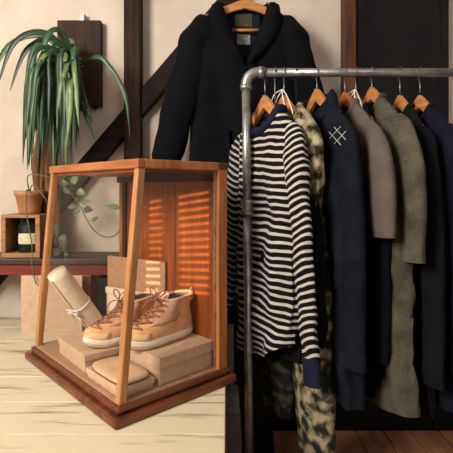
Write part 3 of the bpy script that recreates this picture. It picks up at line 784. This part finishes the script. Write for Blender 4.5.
# ---- 4 long denim jacket
dn, rr = shirt('denim_jacket', 'long dark indigo denim jacket with white cross stitching on the shoulder', 'jacket', 317, 73, .190, -.905, 'denim', -.80, .034, top=-.085, dfl=1.9, seed=9, collar='stand', collar_m='denim_dark', neck=.082, dip=.06, hlabel='wooden hanger hidden inside the long denim jacket', drop=.055, flare=.12, hangerhalf=.165, sl_m='denim_dark', fold=.018)
def stitch(m, pts):
    for p, q in zip(pts, pts[1:]):
        m.tube([p.lerp(q, .05), p.lerp(q, .9)], .0010, 5)
ca, sa = math.cos(math.radians(73)), math.sin(math.radians(73))
from mathutils.bvhtree import BVHTree
vs_, fs2 = [], []
for ob in dn.children:
    if ob.name.startswith(('body', 'near_sleeve')):
        o_ = len(vs_)
        vs_ += [Vector((dn.location.x + v.co.x*ca + v.co.y*sa, dn.location.y - v.co.x*sa + v.co.y*ca, RZ + v.co.z)) for v in ob.data.vertices]
        fs2 += [tuple(k + o_ for k in p.vertices) for p in ob.data.polygons]
tree = BVHTree.FromPolygons(vs_, fs2)
def on_cloth(px, py):        # a point on the jacket's surface, lifted by a thread's width
    d_ = at(px, py, 1) - Vector((0, 0, CAMZ)); hit = tree.ray_cast(Vector((0, 0, CAMZ)), d_.normalized())[0]
    w_ = (hit if hit else at(px, py, 1.16)) - d_.normalized()*.003 - dn.location
    return Vector((w_.x*ca - w_.y*sa, w_.x*sa + w_.y*ca, w_.z))
m = MB()
for (x0, y0, x1, y1) in ((329, 132, 341, 145), (334, 127, 346, 140), (329, 139, 341, 126), (334, 144, 346, 131)):
    stitch(m, [on_cloth(x0 + (x1 - x0)*k/6, y0 + (y1 - y0)*k/6) for k in range(7)])
m.build('cross_stitch', 'stitch', dn)
# ---- 5 taupe tee, 6 navy shirt, 7 olive cardigan, 8 black coat, 9 navy coat
shirt('taupe_tee', 'grey brown short sleeved tee between denim jacket and navy shirt', 'tee', 345, 75, .190, -.60, 'taupe', -.47, .028, seed=12, hlabel='reddish brown wooden hanger holding the grey brown tee', hwood='hanger_red', neck=.058, drop=.065, top=-.096, bw=.35, hangerhalf=.165)
shirt('navy_shirt', 'long plain navy shirt between the taupe tee and olive cardigan', 'shirt', 356, 79, .130, -.92, 'navy_tee', -.80, .026, seed=15, hlabel='wooden hanger with tag string holding the navy shirt', neck=.062, top=-.108, hangerhalf=.12)
shirt('olive_cardigan', 'olive grey knitted long cardigan hanging towards the right', 'cardigan', 372, 78, .195, -.93, 'olive_knit', -.53, .034, dfl=1.5, seed=18, hlabel='wooden hanger inside the olive cardigan', neck=.050, top=-.080, drop=.05, fold=.02, hangerhalf=.165)
shirt('black_coat', 'black coat right of the olive cardigan', 'coat', 400, 82, .160, -.95, 'black_lift', -.85, .034, seed=21, hlabel='wooden hanger inside the black coat', neck=.052, top=-.108, hangerhalf=.145)
shirt('navy_coat', 'dark navy coat last on the right end of the rail', 'coat', 420, 80, .180, -.93, 'navy_far', -.82, .036, seed=25, hlabel='rightmost wooden hanger inside the navy coat', neck=.052, top=-.108, hangerhalf=.165)
# tag strings looped round two hanger hooks
def tag_string(label, px, deg):
    t = thing('tag_string', label, 'string', (hung(px), RY, RZ - .055), math.radians(-deg), 'tag strings on the hangers')
    m = MB()
    m.tube(spline([(0, -.003, .004), (.03, -.012, -.012), (.055, -.014, -.045), (.075, -.014, -.085)], 6), .0016, 6)
    m.tube(spline([(0, -.003, .004), (.018, -.014, -.015), (.032, -.016, -.05), (.05, -.016, -.095)], 6), .0016, 6)
    m.build('loose_ends', 'white_cord', t, smooth=True)
    m = MB()
    m.tube(spline([(0, -.003, .004), (-.03, -.010, -.005), (-.045, -.012, -.028), (-.03, -.012, -.045), (-.012, -.012, -.02), (0, -.003, .002)], 6), .0016, 6)
    m.build('loop', 'white_cord', t, smooth=True)
tag_string('white tag string tied to the hanger hook beside the striped top', 283, 64)
tag_string('white tag string tied to the hanger hook above the navy shirt', 356, 79)

# ------------------------------------------------------------------ jacket on the wall
JY = 1.765
hz = CAMZ + (HOR + 8)/F*JY
jx = (245 - 226.5)/F*JY
wh = thing('wall_hook', 'dark metal wall hook holding the big navy jacket', 'hook', (jx, WY, hz))
m = MB(); m.box((-.012, -.006, -.03), (.012, 0, .03)); m.tube(spline([(0, -.004, .01), (0, -.10, .0), (0, JY - WY - .012, -.004), (0, JY - WY - .018, .012)], 5), .004, 8); m.build('hook_arm', 'hook_steel', wh)
hanger('wooden hanger with trouser bar inside the big navy jacket', (jx, JY, hz - .006), 0, .19, 'hanger_wood', True, .03, group=None, hr=.006)
jk = thing('navy_work_jacket', 'large dark navy work jacket hung open necked on the wall', 'jacket', (jx, JY, hz - .006), math.radians(0))
w = [(0, .088), (.020, .135), (.070, .185), (.13, .190), (.4, .205), (.9, .235)]
d = [(0, .045), (.07, .055), (.3, .06), (.9, .065)]
rr = torso(w, d, -.055, -.83, .23, .085, 30, .012, 50, vneck=True)
MB().loft(rr).build('body', 'navy_black', jk, smooth=True)
for s_ in (-1, 1):
    sm = sleeve_mesh([(s_*.135, 0, -.112), (s_*.178, -.005, -.18), (s_*.232, -.012, -.36), (s_*.282, -.02, -.55), (s_*.31, -.03, -.70)], [.045, .066, .066, .062, .056], 31 + s_, .8, wr=.008)
    MB().loft(sm).build('sleeve', 'navy_black', jk, smooth=True)
    # lapel folded back along the open neck
    rows = []
    for f in [k/10 for k in range(11)]:
        x = s_*(.092*(1 - f) + .006*f); z = -.05 - .235*f; y = -.035 - .03*f
        ww = .012 + .055*math.sin(PI*min(1, f*.95 + .12))**.8
        rows.append([Vector((x, y, z)), Vector((x + s_*ww*.5, y - .014, z - .004)), Vector((x + s_*ww, y - .012, z - .014))])
    MB().loft(rows, False).build('lapel', 'navy_black', jk, smooth=True, solid=.003)
    MB().box((s_*.12 - .06, -.079, -.70), (s_*.12 + .06, -.074, -.54)).build('pocket', 'navy_black', jk, bevel=.002)
    
# collar band behind the neck
cb = [p for p in rr[0] if p.y > -.005]
cb.sort(key=lambda p: p.x)
MB().loft([[p + Vector((0, .002, -.01)) for p in cb], [p + Vector((0, .004, .022)) for p in cb], [Vector((p.x*1.08, p.y + .016, p.z + .012)) for p in cb], [Vector((p.x*1.15, p.y + .02, p.z - .02)) for p in cb]], False).build('collar', 'navy_black', jk, smooth=True, solid=.003)
MB().box((-.062, .030, -.30), (.062, .0305, -.07)).build('yoke_lining', 'navy_inside', jk)
MB().box((-.040, .0265, -.121), (.030, .0285, -.068)).build('neck_label', 'olive_label', jk, bevel=.0005)
MB().box((-.032, .0265, -.192), (.022, .0285, -.150)).build('size_label', 'grey_label', jk, bevel=.0005)
for z in (-.34, -.46, -.58):
    MB().lathe([(.0, .0), (.008, 0), (.008, .003), (.0, .003)], 14).build('button', 'black_box', jk, loc=(.0, -.083, z)).rotation_euler = (PI/2, 0, 0)

# ------------------------------------------------------------------ low things behind and under the rail
cb_ = thing('backdrop_cabinet', 'added low black cabinet giving a dark backdrop behind the clothes rail', 'cabinet', (.55, 1.75, 0))  # added to keep the background black below and between the garments
MB().box((-.52, -.13, .0), (.9, .145, .72)).build('cabinet_body', 'backdrop_black', cb_, bevel=.004)
for x in (-.51, .19):
    dd = MB().box((x, -.148, .06), (x + .69, -.1305, .70)).build('door', 'backdrop_black', cb_, bevel=.003)
    MB().lathe([(.0, 0), (.012, 0), (.012, .02), (.0, .02)], 14).build('knob', 'backdrop_black', dd, loc=(x + (.64 if x < 0 else .05), -.148, .5)).rotation_euler = (PI/2, 0, 0)
bi = thing('grey_board', 'dark grey upright board against the right end of the board table', 'board', (.018, 1.22, 0))
m = MB(); m.prism([(-.016, 0), (.018, 0), (.019, .25), (.021, .45), (.020, .53), (.016, .60), (-.016, .612)], -.10, .06)
m.build('panel', 'bin_grey', bi, bevel=.004)
m = MB(); m.prism([(-.0155, 0), (.0175, 0), (.0175, .03), (-.0155, .03)], -.104, -.1005); m.build('foot_strip', 'table_dark', bi)
pt = thing('wooden_plinth', 'low warm brown wooden plinth on the floor under the clothes', 'plinth', (.50, 1.36, 0))
m = MB()
for k in range(8): m.box((-.34 + k*.095, -.17, .30), (-.34 + k*.095 + .092, .19, .325))
m.build('plinth_top', 'plinth_wood', pt, bevel=.002)
MB().box((-.335, -.165, 0), (.413, .185, .2998)).build('plinth_body', 'plinth_wood', pt, bevel=.003)

# ------------------------------------------------------------------ light
def area(name, loc, tgt, size, power, col, sy=None):
    l = bpy.data.lights.new(name, 'AREA'); l.energy = power; l.size = size; l.color = col
    if sy: l.shape = 'RECTANGLE'; l.size_y = sy
    o = bpy.data.objects.new(name, l); COL.objects.link(o); o.location = loc
    o.rotation_euler = (Vector(tgt) - Vector(loc)).to_track_quat('-Z', 'Y').to_euler(); return o
area('window_light', (-1.55, -.35, 2.05), (0, 1.4, .95), .75, 74, (1, .93, .84), .95)
area('room_light', (1.2, -.8, 2.6), (.1, 1.5, 1.0), 1.0, 11, (.82, .88, 1.0))
s = bpy.data.lights.new('sun', 'SUN'); s.energy = 9; s.angle = math.radians(.12); s.color = (1, .80, .55)
so = bpy.data.objects.new('sun', s); COL.objects.link(so)
so.rotation_euler = Vector((.105, .955, -.155)).to_track_quat('-Z', 'Y').to_euler()
wd = bpy.data.worlds.new('w'); sc.world = wd; wd.use_nodes = True
wd.node_tree.nodes['Background'].inputs[0].default_value = (.8, .85, 1, 1); wd.node_tree.nodes['Background'].inputs[1].default_value = .2

# ------------------------------------------------------------------ camera
cam = bpy.data.cameras.new('camera'); co = bpy.data.objects.new('camera', cam); COL.objects.link(co)
co.location = (0, 0, CAMZ); co.rotation_euler = (PI/2, 0, 0)
cam.sensor_width = 36; cam.lens = F/453*36; cam.shift_y = -(226.5 - HOR)/453; cam.clip_start = .01
sc.camera = co
sc.view_settings.view_transform = 'Standard'; sc.view_settings.look = 'None'; sc.view_settings.exposure = .15
